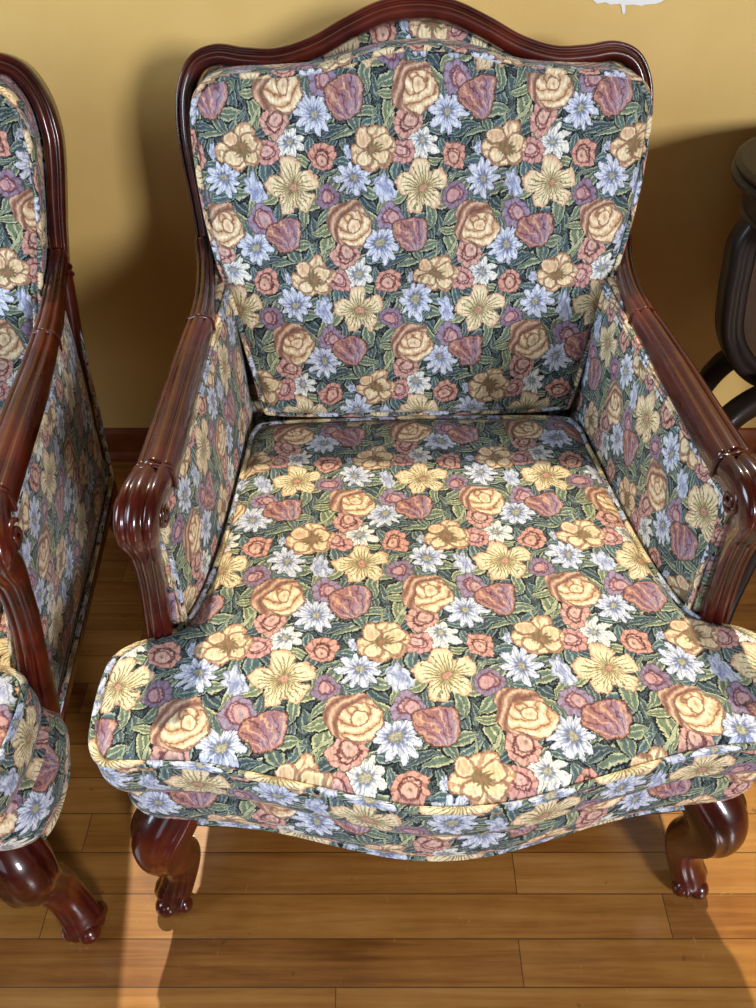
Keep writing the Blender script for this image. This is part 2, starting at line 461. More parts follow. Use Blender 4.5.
def sweep(bm, pts, prof, up=None, uvl=None, closed=False, cap=True, uvs=1.0):
    """pts: (x,y,z,halfwidth,halfheight); prof: closed list (a,b); up: vector or function(i)->vector"""
    P = [Vector(p[:3]) for p in pts]; N = len(P); rings = []
    for i in range(N):
        if closed: t = P[(i+1) % N]-P[(i-1) % N]
        else: t = P[min(N-1, i+1)]-P[max(0, i-1)]
        t.normalize()
        U = up(i) if callable(up) else Vector(up or (0, 0, 1))
        S = t.cross(U)
        if S.length < 1e-4: S = t.cross(Vector((0, 1, .01)))
        S.normalize(); U = S.cross(t).normalized()
        w, h = pts[i][3], pts[i][4]
        rings.append([bm.verts.new(P[i]+S*(a*w)+U*(b*h)) for a, b in prof])
    M = len(prof); L = 0; lay = bm.loops.layers.uv.verify()
    for i in range(N if closed else N-1):
        a, b = rings[i], rings[(i+1) % N]; d = (P[(i+1) % N]-P[i]).length
        for k in range(M):
            k2 = (k+1) % M
            f = bm.faces.new((a[k], b[k], b[k2], a[k2]))
            uu = [(L, k), (L+d, k), (L+d, k+1), (L, k+1)]
            for lp, (q, kk) in zip(f.loops, uu): lp[lay].uv = (q*uvs, kk*.035/M)
        L += d
    if cap and not closed:
        bm.faces.new(rings[0]); bm.faces.new(rings[-1][::-1])
    return rings

def tube(pts, r, n=8, closed=False, sub=6, uvs=1.0):
    bm = bmesh.new()
    sp = catmull([tuple(p)+((r, r) if len(p) == 3 else (p[3], p[3])) for p in pts], sub, closed)
    sweep(bm, sp, circle(n), up=lambda i: Vector((.13, .21, .97)), closed=closed, uvs=uvs)
    return bm

def ball(bm, c, rx, ry, rz, seg=16):
    r = bmesh.ops.create_uvsphere(bm, u_segments=seg, v_segments=seg//2+2, radius=1)
    for v in r['verts']: v.co = Vector((v.co.x*rx+c[0], v.co.y*ry+c[1], v.co.z*rz+c[2]))

def box(bm, x0, x1, y0, y1, z0, z1):
    r = bmesh.ops.create_cube(bm, size=1)
    for v in r['verts']:
        v.co = Vector((x0 if v.co.x < 0 else x1, y0 if v.co.y < 0 else y1, z0 if v.co.z < 0 else z1))
    return r

def lathe(bm, prof, c=(0, 0, 0), n=32, sx=1.0, sy=1.0):
    rings = [[bm.verts.new((c[0]+r*cos(2*pi*i/n)*sx, c[1]+r*sin(2*pi*i/n)*sy, c[2]+z)) for i in range(n)] for r, z in prof]
    for a, b in zip(rings, rings[1:]):
        for i in range(n): bm.faces.new((a[i], a[(i+1) % n], b[(i+1) % n], b[i]))
    bm.faces.new(rings[0][::-1]); bm.faces.new(rings[-1])

def mirror_outline(half, n=6):
    """half: (x>=0, y) from the far centre to the near centre -> closed smooth outline"""
    full = [(x, y) for x, y in half]+[(-x, y) for x, y in half[-2:0:-1]]
    return catmull(full, n, True)

# ================================================================== cushion builder
def cushion(outline, centre, place, thick, crown, bulge, dimples=(), uvoff=(0, 0), side_v=None, rings=26, tuck=0.0, border_n=7, puck=0.0):
    """a stuffed pad: outline (u,v) on its face, place(u,v,d) -> point, d = depth behind the face"""
    bm = bmesh.new(); lay = bm.loops.layers.uv.verify()
    N = len(outline); cu, cv = centre
    grid = []
    for k in range(rings+1):
        s = 1-(k/rings)
        s = 1-(1-s)**1.6
        row = []
        for (u, v) in outline:
            uu, vv = cu+(u-cu)*s, cv+(v-cv)*s
            d = -crown*(1-s**3.2)
            if s > .93: d += .012*((s-.93)/.07)**2
            for (du, dv, rad, dep) in dimples:
                r = sqrt((uu-du)**2+(vv-dv)**2)
                d += dep*exp(-(r/rad)**2)+dep*.35*exp(-(r/(rad*3))**2)
            if puck: d += puck*sin(uu*37+vv*11)*sin(vv*29-uu*7)*(1-s)
            row.append((bm.verts.new(place(uu, vv, d)), (uu, vv)))
        grid.append(row)
        if k == rings: break
    def face(vs, uvs):
        try: f = bm.faces.new(vs)
        except ValueError: return
        for lp, q in zip(f.loops, uvs): lp[lay].uv = (q[0]-uvoff[0], q[1]-uvoff[1])
    for a, b in zip(grid, grid[1:-1]):
        for i in range(N):
            j = (i+1) % N
            face((a[i][0], a[j][0], b[j][0], b[i][0]), (a[i][1], a[j][1], b[j][1], b[i][1]))
    last = grid[-2]; cpt = grid[-1][0]
    for w in grid[-1][1:]: bm.verts.remove(w[0])
    for i in range(N):
        j = (i+1) % N
        face((last[i][0], last[j][0], cpt[0]), (last[i][1], last[j][1], cpt[1]))
    # boxing
    i0 = min(range(N), key=lambda i: outline[i][1]+abs(outline[i][0])*.5)
    arc = [0.0]*N; L = 0.0
    for k in range(1, N//2+1):
        a = outline[(i0+k-1) % N]; b = outline[(i0+k) % N]; L += sqrt((a[0]-b[0])**2+(a[1]-b[1])**2); arc[(i0+k) % N] = L
    L = 0.0
    for k in range(1, N-N//2):
        a = outline[(i0-k+1) % N]; b = outline[(i0-k) % N]; L += sqrt((a[0]-b[0])**2+(a[1]-b[1])**2); arc[(i0-k) % N] = -L
    sgn = 1 if outline[(i0+3) % N][0] > outline[i0][0] else -1
    arc = [a*sgn for a in arc]
    nrm = []
    for i in range(N):
        a, b = outline[i-1], outline[(i+1) % N]; t = Vector((b[0]-a[0], b[1]-a[1])).normalized()
        q = Vector((t.y, -t.x))
        if q.dot(Vector((outline[i][0]-cu, outline[i][1]-cv))) < 0: q = -q
        nrm.append(q)
    prev = None; sv = side_v if side_v is not None else 0
    for k in range(border_n+1):
        t = k/border_n
        off = bulge*sin(pi*t)**.8-tuck*t**2.2
        row = [bm.verts.new(place(outline[i][0]+nrm[i].x*off, outline[i][1]+nrm[i].y*off, .012+(thick-.012)*t)) for i in range(N)] if k else [g[0] for g in grid[0]]
        if prev:
            for i in range(N):
                j = (i+1) % N
                ai, aj = arc[i], arc[j]
                if abs(ai-aj) > .3: aj = ai
                v0, v1 = sv-thick*(k-1)/border_n, sv-thick*t
                face((prev[i], row[i], row[j], prev[j]), ((ai+uvoff[0], v0+uvoff[1]), (ai+uvoff[0], v1+uvoff[1]), (aj+uvoff[0], v1+uvoff[1]), (aj+uvoff[0], v0+uvoff[1])))
        prev = row
    face(prev, [(0, 0)]*N)
    return bm

def edge_loop(outline, place, d, off, centre, inset=0.0):
    return [place(u, v, d) for u, v in outline]

# ================================================================== the armchair
def yb(z, off=.30): return off+.287*(z-.406)

FLUTE = [(-1, -.8), (-1.02, -.1), (-1, .35), (-.9, .62), (-.76, .72), (-.64, .74), (-.56, .70), (-.51, .60), (-.46, .72), (-.32, .88), (0, .98), (.32, .88), (.46, .72),
         (.51, .60), (.56, .70), (.64, .74), (.76, .72), (.9, .62), (1, .35), (1.02, -.1), (1, -.8), (.85, -1), (-.85, -1)]
HAND = [(-.9, -.8), (-1, -.2), (-1, .3), (-.88, .66), (-.7, .82), (-.52, .84), (-.42, .76), (-.36, .66), (-.28, .84), (-.12, 1.0), (.1, 1.02), (.28, .9), (.36, .7), (.44, .78),
        (.6, .86), (.8, .72), (.95, .4), (1, 0), (.95, -.5), (.8, -.9), (.4, -1), (-.5, -1)]
MOULD = [(-1, -.9), (-1, .1), (-.9, .45), (-.7, .62), (-.5, .55), (-.42, .35), (-.3, .7), (-.05, .98), (.3, 1.05), (.65, .9), (.92, .5), (1, 0), (.95, -.6), (.7, -.95), (-.6, -1)]

def build_armchair(loc, rz, widen=0.0, phase=(0, 0), label='', group=None):
    root = empty('armchair', loc, rz); tag(root, label, 'armchair', group)
    def wd(co):
        """a slightly wider frame for the neighbouring seat"""
        if not widen: return co
        k = max(-1, min(1, co.x/.2))
        def lerp(t, tab):
            if t <= tab[0][0]: return tab[0][1]
            for (a0, b0), (a1, b1) in zip(tab, tab[1:]):
                if t <= a1:
                    q = (t-a0)/(a1-a0); return b0+(b1-b0)*q
            return tab[-1][1]
        ya = lerp(co.y, [(-.25, 1.04), (-.158, 1.0), (-.05, .90), (.05, .80), (.13, .69), (.19, .56), (.25, .38), (.31, .18), (.37, .03), (.42, 0)])
        za = lerp(co.z, [(.25, .12), (.37, .36), (.47, .66), (.60, 1.0), (.70, 1.0)])
        f = widen*(ya*za+lerp(co.z, [(.60, 0), (.68, .13), (.78, .24)])*lerp(co.y, [(.22, 0), (.34, 1)]))
        return Vector((co.x+k*f, co.y, co.z))
    ph = phase
    # ---------------- front legs, knee to scrolled toe
    for s in (-1, 1):
        bm = bmesh.new()
        pts = catmull([(s*.300, -.318, .275, .028, .028), (s*.318, -.335, .250, .034, .034), (s*.336, -.354, .222, .0355, .037), (s*.341, -.360, .190, .032, .034), (s*.338, -.350, .150, .0280, .029),
                       (s*.337, -.338, .110, .0250, .0255), (s*.343, -.338, .072, .0235, .0230), (s*.353, -.348, .040, .0240, .0215), (s*.362, -.361, .020, .0255, .019), (s*.366, -.368, .008, .020, .008)], 7)
        n = 48; prof = []
        for i in range(n):
            a = 2*pi*i/n; k = 1.0
            for c_ in (radians(90-62), radians(90+62)):
                k += .11*exp(-((a-c_)/.13)**2)-.05*exp(-((a-c_-(.30 if c_ < pi/2 else -.30))/.16)**2)
            prof.append((cos(a)*k, sin(a)*k))
        sweep(bm, pts, prof, up=lambda i, s=s: Vector((s*.6, -.8, .05)))
        leg = finish('front_leg', bm, MAHOG, root)
        for q in (-1, 1):      # the toe curls into a small scroll on either side
            c = Vector((s*.360, -.357, .019))+Vector((s*-.8*q, -.6*q, 0)).normalized()*.020
            bm = bmesh.new(); ball(bm, c, .0115, .0125, .0165, 16); finish('toe_scroll', bm, MAHOG, leg)
        bm = bmesh.new(); ball(bm, (s*.368, -.370, .0175), .0155, .0155, .0165, 16); finish('toe', bm, MAHOG, leg)
    # ---------------- rear legs, splayed back
    for s in (-1, 1):
        bm = bmesh.new()
        pts = catmull([(s*.300, .275, .300, .020, .022), (s*.297, .285, .22, .020, .022), (s*.296, .31, .13, .018, .02), (s*.298, .345, .06, .016, .018), (s*.30, .375, .002, .016, .017)], 6)
        sweep(bm, pts, [(a*1.0, b) for a, b in [(-1, -.8), (-1, .8), (-.8, 1), (.8, 1), (1, .8), (1, -.8), (.8, -1), (-.8, -1)]], up=Vector((0, -1, 0)))
        finish('rear_leg', bm, MAHOG, root, fn=wd)
    # ---------------- plan of the seat
    half = [(0, .222), (.12, .219), (.225, .214), (.252, .195), (.258, .13), (.264, .03), (.272, -.07), (.283, -.14), (.298, -.190), (.322, -.210), (.352, -.222),
            (.371, -.240), (.376, -.275), (.374, -.320), (.368, -.350), (.352, -.368), (.320, -.370), (.26, -.374), (.19, -.390), (.13, -.406), (.06, -.424), (0, -.429)]
    out = mirror_outline(half, 6)
    def pl(u, v, d): return Vector((u, v, .4115-.047*v-d))
    bm = cushion(out, (0, -.262), lambda u, v, d: pl(u, v, d), .092, .006, .007, uvoff=(ph[0], ph[1]-.284), side_v=-.418+.284, tuck=.010)
    seat = finish('seat_cushion', bm, FAB, root)
    bm = bmesh.new()
    sweep(bm, [(*pl(u*1.004, v*1.004, .009), .0042, .0042) for u, v in out], circle(8), up=Vector((0, 0, 1)), closed=True)
    finish('piping', bm, FAB, seat)
    # ---------------- sprung seat base, upholstered, with the wooden rail under it
    halfb = [(0, .30), (.16, .30), (.285, .285), (.300, .22), (.305, .05), (.312, -.08), (.322, -.17), (.340, -.212),
             (.354, -.236), (.362, -.275), (.360, -.320), (.350, -.345), (.332, -.356), (.300, -.360), (.25, -.364), (.19, -.374), (.13, -.388), (.06, -.402), (0, -.406)]
    halfb = [(x+widen*.25*(1 if x > .2 else x/.2), y) for x, y in halfb]
    outb = mirror_outline(halfb, 6)
    def drop(u, v):   # the front edge dips in the middle
        return .018*exp(-(u/.16)**2)*(1 if v < -.3 else 0)
    def plb(u, v, d): return Vector((u, v, .340-.03*v-d*(1+.16*exp(-(u/.15)**2)*max(0, min(1, (-v-.2)/.15)))))
    bm = cushion(outb, (0, -.245), plb, .116, 0, .014, uvoff=ph, side_v=-.418+.284-.09, tuck=.022, rings=8)
    base = finish('seat_base', bm, FAB, root)
    bm = bmesh.new()
    sc = [(u*.945, (v+.05)*.94-.05) for u, v in outb]
    sweep(bm, [(*plb(u, v, .118), .010, .010) for u, v in sc], [(-1, -1), (-1, .9), (1, .9), (1, -1)], up=Vector((0, 0, 1)), closed=True)
    finish('seat_rail', bm, MAHOG, root)
    bm = bmesh.new()
    sc = [(u*.975, (v+.05)*.972-.05) for u, v in outb]
    sweep(bm, [(*plb(u, v, .112), .005, .005) for u, v in sc], circle(8), up=Vector((0, 0, 1)), closed=True)
    finish('gimp_trim', bm, FAB, base)
    # ---------------- back frame
    hf = [(0, .911), (.045, .906), (.092, .889), (.140, .868), (.190, .856), (.235, .857), (.272, .861), (.302, .850), (.320, .820), (.326, .780), (.325, .74), (.318, .67), (.315, .60)]
    ff = [(x, z) for x, z in hf[::-1]]+[(-x, z) for x, z in hf[1:]]
    ctr = catmull(ff, 8)
    nrm = Vector((0, -1, .287)).normalized()
    bm = bmesh.new()
    # profile side a<0 is the inner edge
    sweep(bm, [(x, yb(z), z, .0128+.0022*exp(-(x/.14)**2), .017) for x, z in ctr], [(-a, b) for a, b in MOULD], up=nrm)
    frame = finish('back_frame', bm, MAHOG, root, fn=wd)
    for s in (-1, 1):    # stiles down to the seat, and the ring turned where arm and stile meet
        bm = bmesh.new()
        pts = catmull([(s*.316, yb(.605), .605, .0150, .018), (s*.311, yb(.54), .54, .016, .018), (s*.304, yb(.45), .45, .018, .02), (s*.300, yb(.36), .36, .02, .02), (s*.300, .28, .28, .02, .02)], 5)
        sweep(bm, pts, [(-a*s, b) for a, b in MOULD], up=nrm)
        finish('stile', bm, MAHOG, root, fn=wd)
        bm = bmesh.new()
        for dz, r in ((0, .0170), (.010, .0155)):
            z = .598+dz
            sweep(bm, [(s*.3165+r*.85*cos(a), yb(z)-.287*0+r*sin(a), z-.06*sin(a)*.2, .0035, .0035) for a in [2*pi*i/20 for i in range(20)]], circle(7), up=Vector((0, .28, 1)), closed=True)
        finish('turned_ring', bm, MAHOG, frame, fn=wd)
    # upholstery border between frame and cushion, and the outside back
    hi_ = [(0, .898), (.045, .893), (.09, .876), (.14, .855), (.19, .843), (.235, .844), (.268, .846), (.292, .836), (.307, .812), (.314, .775), (.315, .74), (.310, .67), (.302, .60), (.294, .5), (.288, .40), (.286, .30), (.15, .29), (0, .29)]
    outi = mirror_outline(hi_, 5)
    def plbk(u, v, d): return Vector((u, yb(v, .300)+d, v))
    bm = cushion(outi, (0, .6), plbk, .028, .002, .0, uvoff=ph, side_v=0, rings=10, border_n=3)
    finish('back_panel', bm, FAB, root, fn=wd)
    # ---------------- back cushion
    hc = [(0, .882), (.045, .879), (.09, .870), (.14, .858), (.2, .854), (.255, .852), (.288, .843), (.304, .818), (.307, .77), (.303, .70), (.292, .63), (.274, .555), (.255, .47), (.243, .412), (.225, .402), (.12, .398), (0, .398)]
    hc2 = [(x, (z-.406)/cos(radians(16))) for x, z in hc]
    outc = mirror_outline(hc2, 6)
    ca, sa = cos(radians(16)), sin(radians(16))
    def plc(u, v, d): return Vector((u+(.005 if not widen else 0), .223+v*sa+d*ca, .406+v*ca-d*sa*.35))
    dim = []
    for px, pz in ((-.094, .715), (.118, .712), (0.004, .600), (-.205, .60), (.215, .60)):
        dim.append((px, (pz-.406)/ca,   .020, .019 if abs(px) < .15 else .006))
    bm = cushion(outc, (0, .25), plc, .082, .012, .006, dimples=dim, uvoff=(ph[0], ph[1]+.333), side_v=0, tuck=.0, rings=44, puck=.0012)
    bc = finish('back_cushion', bm, FAB, root, fn=wd)
    bm = bmesh.new()
    sweep(bm, [(*plc(u*1.004, v, .009), .0042, .0042) for u, v in outc], circle(8), up=Vector((0, 1, -.28)), closed=True)
    finish('piping', bm, FAB, bc, fn=wd)
    for (px, pz, *_r) in dim[:3]:
        bm = bmesh.new(); c = plc(px, pz, .006)
        ball(bm, (0, 0, 0), .008, .003, .008, 12)
        lay = bm.loops.layers.uv.verify()
        for f in bm.faces:
            for lp in f.loops: lp[lay].uv = (px-ph[0]+lp.vert.co.x, pz-.333-ph[1]+lp.vert.co.z)
        for v in bm.verts: v.co = v.co+c
        finish('tufting_button', bm, FAB, bc, fn=wd)
    # ---------------- arms
    for s in (-1, 1):
        A = [(s*.317, .352, .632, .012, .014), (s*.311, .312, .610, .0125, .016), (s*.303, .240, .602, .0140, .018), (s*.2985, .165, .604, .0160, .0195), (s*.2985, .10, .609, .0165, .0195),
             (s*.299, .02, .614, .0170, .0195), (s*.2995, -.08, .617, .0180, .0195), (s*.3005, -.158, .619, .0190, .0195)]
        ap = catmull(A, 8)
        bm = bmesh.new(); sweep(bm, ap, FLUTE, up=Vector((0, 0, 1)))
        arm = finish('arm_rest', bm, MAHOG, root, fn=wd)
        # collar and notch mouldings
        for nm, y0, z0, xx, w in (('collar', -.160, .619, .3005, .0196), ('notch_moulding', .158, .604, .2985, .0168)):
            bm = bmesh.new()
            ring = [(xx*s+w*a_, y0-.004*(1-a_*a_), z0+.0195*b_, .0022, .0034) for a_, b_ in [(-1, -.8), (-1, .2), (-.85, .62), (-.5, .76), (0, .98), (.5, .76), (.85, .62), (1, .2), (1, -.8)]]
            sweep(bm, catmull(ring, 4), circle(8), up=Vector((0, 1, 0)))
            finish(nm, bm, MAHOG, arm, fn=wd)
        # scrolled hand and the curved support down to the rail
        S = [(s*.3005, -.156, .617, .0190, .0190), (s*.3025, -.174, .621, .0205, .0195), (s*.306, -.194, .620, .0220, .0205), (s*.3095, -.210, .611, .0225, .0215),
             (s*.3115, -.216, .597, .0215, .0210), (s*.3135, -.210, .578, .0185, .0195), (s*.3165, -.201, .552, .0160, .0175), (s*.3200, -.197, .515, .0145, .0160), (s*.3240, -.197, .470, .0145, .0160), (s*.328, -.200, .420, .0155, .0160), (s*.331, -.205, .370, .0175, .0165), (s*.334, -.212, .300, .019, .018)]
        sp = catmull(S, 8)
        def upf(i, sp=sp):
            j = min(len(sp)-1, i+1); k = max(0, i-1)
            t = Vector(sp[j][:3])-Vector(sp[k][:3])
            n = Vector((1, 0, 0)).cross(t)
            return n if n.length > 1e-6 else Vector((0, 0, 1))
        def upn(i, sp=sp):
            n = upf(i)
            return n if n.dot(Vector((0, -1, 1))) > 0 else -n
        bm = bmesh.new(); sweep(bm, sp, [(-a_*s, b_) for a_, b_ in HAND], up=upn)
        sup = finish('arm_support', bm, MAHOG, root, fn=wd)
        for side in (-1, 1):      # a raised spiral on each cheek of the hand
            bm = bmesh.new(); xx = s*.3085+side*.0205
            sp2 = []
            for i in range(48):
                a = i/47*3.6*pi; r = .0170*(1-i/47*.93); th = .0030+.0025*(i/47)**4
                sp2.append((xx+side*.0015*i/47, -.199+r*cos(a+.6), .604+r*sin(a+.6), th, .0036))
            sweep(bm, sp2, circle(8), up=Vector((1, 0, 0)))
            finish('volute', bm, MAHOG, sup, fn=wd)
        # inside arm pad
        def front_y(z):   # follows the back of the support
            t = [(0.30, -.204), (.36, -.196), (.42, -.190), (.47, -.186), (.52, -.185), (.56, -.188), (.60, -.194)]
            for (z0, y0), (z1, y1) in zip(t, t[1:]):
                if z <= z1: return y0+(y1-y0)*max(0, (z-z0)/(z1-z0))
            return t[-1][1]
        def pad(name, xin, th, zlo, zhi, side, vrow):
            bm = bmesh.new(); lay = bm.loops.layers.uv.verify(); NY, NZ = 26, 16
            def pos(i, j, layer):
                t = j/NZ; z = zlo+(zhi-zlo)*t
                y1 = front_y(z); y0 = .300+.287*(z-.406)-.004
                f = i/NY; y = y0+(y1-y0)*f
                x = xin(f, t)
                edge = min(1, min(f, 1-f)*9)*min(1, min(t, 1-t)*6)
                x -= side*.010*sqrt(max(0, edge))*(1 if layer == 0 else 0)
                x += side*th*layer
                return Vector((s*x, y, z)), (y, z)
            V = [[[None]*(NZ+1) for _ in range(NY+1)] for _ in range(2)]
            Q = {}
            for l in (0, 1):
                for i in range(NY+1):
                    for j in range(NZ+1):
                        p, uv = pos(i, j, l); uv = (uv[0]+l*th*(1 if i < NY//2 else -1), uv[1]); V[l][i][j] = bm.verts.new(p); Q[V[l][i][j]] = uv
            def F(*vs):
                f = bm.faces.new(vs)
                for lp in f.loops:
                    uv = Q[lp.vert]; lp[lay].uv = (-s*uv[0]*1.02+.11-ph[0], uv[1]-.43+vrow-ph[1])
            for l in (0, 1):
                for i in range(NY):
                    for j in range(NZ): F(V[l][i][j], V[l][i+1][j], V[l][i+1][j+1], V[l][i][j+1])
            for i in range(NY):
                for j in (0, NZ): F(V[0][i][j], V[0][i+1][j], V[1][i+1][j], V[1][i][j])
            for j in range(NZ):
                for i in (0, NY): F(V[0][i][j], V[0][i][j+1], V[1][i][j+1], V[1][i][j])
            o = finish(name, bm, FAB, root, fn=wd)
            # double welt along the wood
            line = []
            for i in range(1, NY): line.append(pos(i, NZ, 0)[0]+Vector((-s*side*.006, 0, -.005)))
            for j in range(NZ, -1, -1): line.append(pos(NY, j, 0)[0]+Vector((-s*side*.006, .004, 0)))
            for dd in ((0, 0, 0), (-s*side*.001, .0, -.0066)):
                bm = bmesh.new(); sweep(bm, [(*(p+Vector(dd)), .0036, .0036) for p in line], circle(7), up=Vector((1, 0, 0)))
                finish('welt', bm, FAB, o, fn=wd)
            return o
        pad('inner_arm_pad', lambda f, t: .268+.026*f+.016*f**6+(.014-.012*f)*t-.006*t*f**6, .012, .330, .600, 1, .06)
        pad('outer_arm_panel', lambda f, t: .322+.010*f-.024*t+.006*t*(1-f), .012, .262, .602, -1, .10)
        # outside welt down the rear edge and wooden side rail
        bm = bmesh.new()
        sweep(bm, [(s*x, y, z, .004, .004) for x, y, z in ((.318, .352, .60), (.322, .320, .50), (.326, .292, .40), (.330, .262, .270), (.332, .1, .262), (.338, -.1, .262), (.340, -.19, .262))], circle(7), up=Vector((1, .1, .1)))
        finish('side_welt', bm, FAB, root, fn=wd)
        bm = bmesh.new()
        sweep(bm, catmull([(s*.318, .275, .248, .012, .014), (s*.322, .05, .248, .012, .014), (s*.330, -.20, .248, .012, .014)], 4), [(-1, -1), (-1, 1), (1, 1), (1, -1)], up=Vector((0, 0, 1)))
        finish('side_rail', bm, MAHOG, root, fn=wd)
    return root

build_armchair((.066, .75, 0), 1.8, 0.0, (0, 0), 'floral tapestry armchair with carved mahogany arms, whole in the middle of the photo')
build_armchair((-.775, .686, 0), 3.0, .082, (.05, .03), 'floral tapestry armchair at the left edge, cut off, one arm and front leg showing')

# ================================================================== the side table
def build_table():
    cx, cy = .765, 1.075
    t = empty('side_table', (cx, cy, 0), 0)
    tag(t, 'dark wooden side table with a lyre base against the wall, cut by the right edge', 'table')
    bm = bmesh.new()
    lathe(bm, [(.24, -.004), (.252, 0), (.262, .006), (.264, .012), (.258, .017), (.254, .019), (.262, .022), (.263, .026), (.255, .030)], (0, 0, .715), 56, 1.0, .78)
    finish('table_top', bm, DARKWOOD, t, smooth=False)
    bm = bmesh.new()
    lathe(bm, [(.222, -.048), (.232, -.045), (.236, -.040), (.232, -.036), (.234, -.03), (.236, 0)], (0, 0, .713), 56, 1.0, .78)
    finish('frieze', bm, DARKWOOD, t, smooth=False)
    for s in (-1, 1):
        bm = bmesh.new()
        pts = catmull([(s*.215, 0, .672, .017, .020), (s*.226, 0, .64, .018, .022), (s*.222, 0, .60, .017, .024), (s*.214, 0, .55, .017, .024), (s*.198, 0, .49, .017, .024), (s*.16, 0, .435, .018, .024), (s*.10, 0, .402, .02, .024), (s*.02, 0, .392, .022, .024)], 7)
        sweep(bm, pts, [(-1, -.7), (-1, .7), (-.6, 1), (-.2, .85), (.2, .85), (.6, 1), (1, .7), (1, -.7), (.6, -1), (-.6, -1)], up=Vector((0, -1, 0)))
        finish('lyre_arm', bm, DARKWOOD, t)
    # the carved panel filling the lyre
    bm = bmesh.new()
    half = [(.006, .405), (.09, .412), (.145, .445), (.182, .49), (.198, .55), (.206, .60), (.210, .64), (.202, .668), (.006, .668)]
    prof = half+[(-x, z) for x, z in half[::-1]]
    fr = [bm.verts.new((x, -.008, z)) for x, z in prof]; bk = [bm.verts.new((x, .008, z)) for x, z in prof]
    bm.faces.new(fr); bm.faces.new(bk[::-1])
    for i in range(len(prof)):
        j = (i+1) % len(prof); bm.faces.new((fr[i], fr[j], bk[j], bk[i]))
    pn = finish('lyre_panel', bm, BROWN, t, smooth=False)
    bm = bmesh.new()
    sweep(bm, [(.13*cos(a_)*.8, -.012, .545+.075*sin(a_), .006, .005) for a_ in [2*pi*i/40 for i in range(40)]], circle(8), up=Vector((0, -1, .01)), closed=True)
    finish('oval_moulding', bm, DARKWOOD, pn)
    bm = bmesh.new()
    lathe(bm, [(.03, .0), (.05, .01), (.058, .03), (.05, .05), (.035, .06), (.045, .075), (.06, .085), (.05, .095)], (0, 0, .30), 28)
    finish('hub', bm, DARKWOOD, t)
    for ang in (208, 238, 332, 28, 152):
        if ang in (28, 332): pass
        a = radians(ang)
        L = [(.02, .345, .022, .024), (.09, .392, .021, .023), (.17, .415, .019, .021), (.25, .395, .018, .019), (.30, .32, .017, .018), (.315, .20, .015, .017), (.325, .09, .014, .016), (.35, .02, .016, .015), (.375, .008, .016, .008)]
        if ang == 208: L = [(r*.93, z, w, h) for r, z, w, h in L]
        if ang in (28, 152): L = [(r*.62, z, w, h) for r, z, w, h in L]
        if ang == 238: L = [(.02, .34, .02, .024), (.08, .36, .02, .023), (.13, .33, .019, .021), (.17, .25, .018, .02), (.205, .15, .016, .018), (.245, .06, .015, .016), (.285, .018, .017, .015), (.31, .008, .016, .008)]
        if ang == 332: L = [(r*.8, z, w, h) for r, z, w, h in L]
        bm = bmesh.new()
        sweep(bm, catmull([(cos(a)*r, sin(a)*r, z, w, h) for r, z, w, h in L], 7), [(-1, -.6), (-1, .6), (-.6, 1), (.6, 1), (1, .6), (1, -.6), (.6, -1), (-.6, -1)], up=Vector((0, 0, 1)) if False else (lambda i, a=a: Vector((cos(a)*.5, sin(a)*.5, 1))))
        finish('splayed_leg', bm, DARKWOOD, t)
build_table()

# ================================================================== the room
WY = 1.345
def struct(name, bm, m, smooth=False):
    o = finish(name, bm, m, None, smooth); o['kind'] = 'structure'; return o
X0, X1, Y0, Y1, H = -2.4, 3.3, -3.2, WY, 2.95
bm = bmesh.new(); box(bm, X0-.1, X1+.1, Y0-.1, Y1+.12, -.05, 0); struct('floor', bm, OAK)
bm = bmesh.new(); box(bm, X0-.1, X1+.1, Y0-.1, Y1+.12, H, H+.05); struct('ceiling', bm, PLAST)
def wall_with_holes(name, axis, c0, c1, a0, a1, holes, m):
    """axis 'y': wall spans x a0..a1 between y c0..c1; holes: (a, b, z0, z1)"""
    bm = bmesh.new()
    def bx(p, q, z0, z1):
        if q-p < 1e-4 or z1-z0 < 1e-4: return
        if axis == 'y': box(bm, p, q, c0, c1, z0, z1)
        else: box(bm, c0, c1, p, q, z0, z1)
    cur = a0
    for (p, q, z0, z1) in sorted(holes):
        bx(cur, p, 0, H); bx(p, q, 0, z0); bx(p, q, z1, H); cur = q
    bx(cur, a1, 0, H)
    return struct(name, bm, m)
SILL = 1.31
WIN_B = (-1.25, 1.25, SILL, 2.75)
WIN_L = (-.7, .5, .95, 2.2)
WIN_F = [(-1.5, -.55, .75, 2.25), (2.0, 2.85, 1.45, 2.5)]
wall_with_holes('wall_back', 'y', WY, WY+.12, X0-.1, X1+.1, [WIN_B], WALL)
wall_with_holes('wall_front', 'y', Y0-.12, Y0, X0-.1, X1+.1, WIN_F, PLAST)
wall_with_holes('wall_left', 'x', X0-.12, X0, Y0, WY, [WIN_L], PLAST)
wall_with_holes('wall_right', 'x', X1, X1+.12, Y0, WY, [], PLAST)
def window_frame(name, a, b, z0, z1, y, nx):
    bm = bmesh.new(); t = .035
    box(bm, a, b, y, y+.04, z0, z0+t); box(bm, a, b, y, y+.04, z1-t, z1)
    box(bm, a, a+t, y, y+.04, z0+t, z1-t); box(bm, b-t, b, y, y+.04, z0+t, z1-t)
    for k in range(1, nx):
        x = a+(b-a)*k/nx; box(bm, x-.015, x+.015, y+.008, y+.032, z0+t, z1-t)
    return struct(name, bm, WHITE)
window_frame('window_1', *WIN_B, WY+.07, 1)
window_frame('window_2', *WIN_F[0], Y0-.08, 2)
window_frame('window_3', *WIN_F[1], Y0-.08, 2)
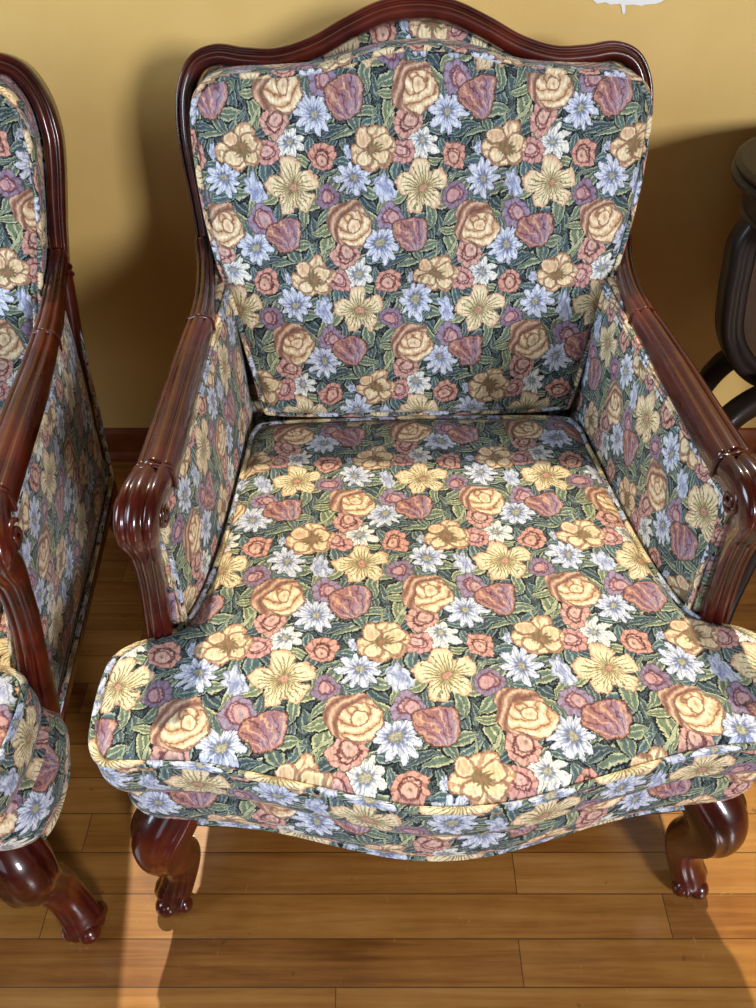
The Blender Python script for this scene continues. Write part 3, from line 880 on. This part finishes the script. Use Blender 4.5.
# baseboard with a rounded shoe
def baseboard(name, a, b):
    bm = bmesh.new()
    prof = [(0, 0), (-.026, 0), (-.025, .010), (-.020, .017), (-.014, .020), (-.013, .062), (-.011, .070), (-.006, .076), (0, .079)]
    for xa, xb in ((a, b),):
        r0 = [bm.verts.new((xa, WY+p, z)) for p, z in prof]; r1 = [bm.verts.new((xb, WY+p, z)) for p, z in prof]
        for i in range(len(prof)):
            j = (i+1) % len(prof); bm.faces.new((r0[i], r1[i], r1[j], r0[j]))
        bm.faces.new(r0[::-1]); bm.faces.new(r1)
    return struct(name, bm, BASEW)
baseboard('baseboard_back', X0, X1)

# a dribble of white paint under the window
def paint():
    bm = bmesh.new()
    top = [(.232, .905), (.250, .8935), (.262, .8955), (.270, .8925), (.284, .8935), (.2875, .8905), (.2905, .8815), (.2935, .8795), (.2950, .8830), (.2925, .8920), (.306, .8925), (.318, .8905), (.322, .8925), (.338, .8935), (.346, .896), (.36, .905)]
    top = [(x+.079, z-.006) for x, z in top]
    f = [bm.verts.new((x, WY-.0002, z)) for x, z in top]+[bm.verts.new((x, WY-.0002, z)) for x, z in ((.441, .918), (.425, .926), (.402, .921), (.380, .929), (.352, .923), (.330, .928), (.309, .917))]
    b = [bm.verts.new((v.co.x, WY-.0022, v.co.z)) for v in f]
    n = len(f)
    bm.faces.new(f); bm.faces.new(b[::-1])
    for i in range(n): bm.faces.new((f[i], f[(i+1) % n], b[(i+1) % n], b[i]))
    o = finish('paint_drip', bm, WHITE, None, smooth=False)
    tag(o, 'dribble of white paint on the ochre wall above the chair back', 'paint mark')
paint()

# ================================================================== light
def area(name, loc, target, sx, sy, power, color, spread=180):
    l = bpy.data.lights.new(name, 'AREA'); l.shape = 'RECTANGLE'; l.size = sx; l.size_y = sy
    l.energy = power; l.color = color; l.spread = radians(spread)
    o = bpy.data.objects.new(name, l); COL.objects.link(o); o.location = loc
    d = Vector(target)-Vector(loc); o.rotation_euler = d.to_track_quat('-Z', 'Y').to_euler()
    return o
# daylight through the two windows behind the viewer
area('window_daylight', (2.42, Y0-.01, 1.97), (0.3, .9, .6), .8, 1.0, 160, (.93, .95, 1.0))
area('window_daylight', (-1.02, Y0-.01, 1.5), (-.6, 1, .8),   .9, 1.4, 5, (.80, .90, 1.0))
area('window_daylight', (X0-.01, -.1, 1.58), (.4, .7, .5), 1.15, 1.2, 46, (.72, .86, 1.0))
# low sun through the window over the chairs
s = bpy.data.lights.new('sun', 'SUN'); s.energy = 2.85; s.angle = radians(1.0); s.color = (1.0, .84, .58)
so = bpy.data.objects.new('sun', s); COL.objects.link(so)
el = radians(60.5)
so.rotation_euler = Vector((.06, -cos(el), -sin(el))).to_track_quat('-Z', 'Y').to_euler()
w = bpy.data.worlds.new('sky'); bpy.context.scene.world = w; w.use_nodes = True
bg = w.node_tree.nodes['Background']; bg.inputs[0].default_value = (.55, .75, 1.0, 1); bg.inputs[1].default_value = .6

# ================================================================== camera
cam = bpy.data.cameras.new('camera'); cam.sensor_fit = 'VERTICAL'; cam.sensor_height = 36; cam.lens = 36*760/1008
cam.clip_start = .02
co = bpy.data.objects.new('camera', cam); COL.objects.link(co)
co.location = (0, 0, 1.14); co.rotation_euler = (radians(90-44), 0, 0)
sc = bpy.context.scene; sc.camera = co
sc.view_settings.view_transform = 'Standard'; sc.view_settings.look = 'None'
sc.view_settings.gamma = 1; sc.view_settings.use_curve_mapping = False
sc.view_settings.exposure = 0.40
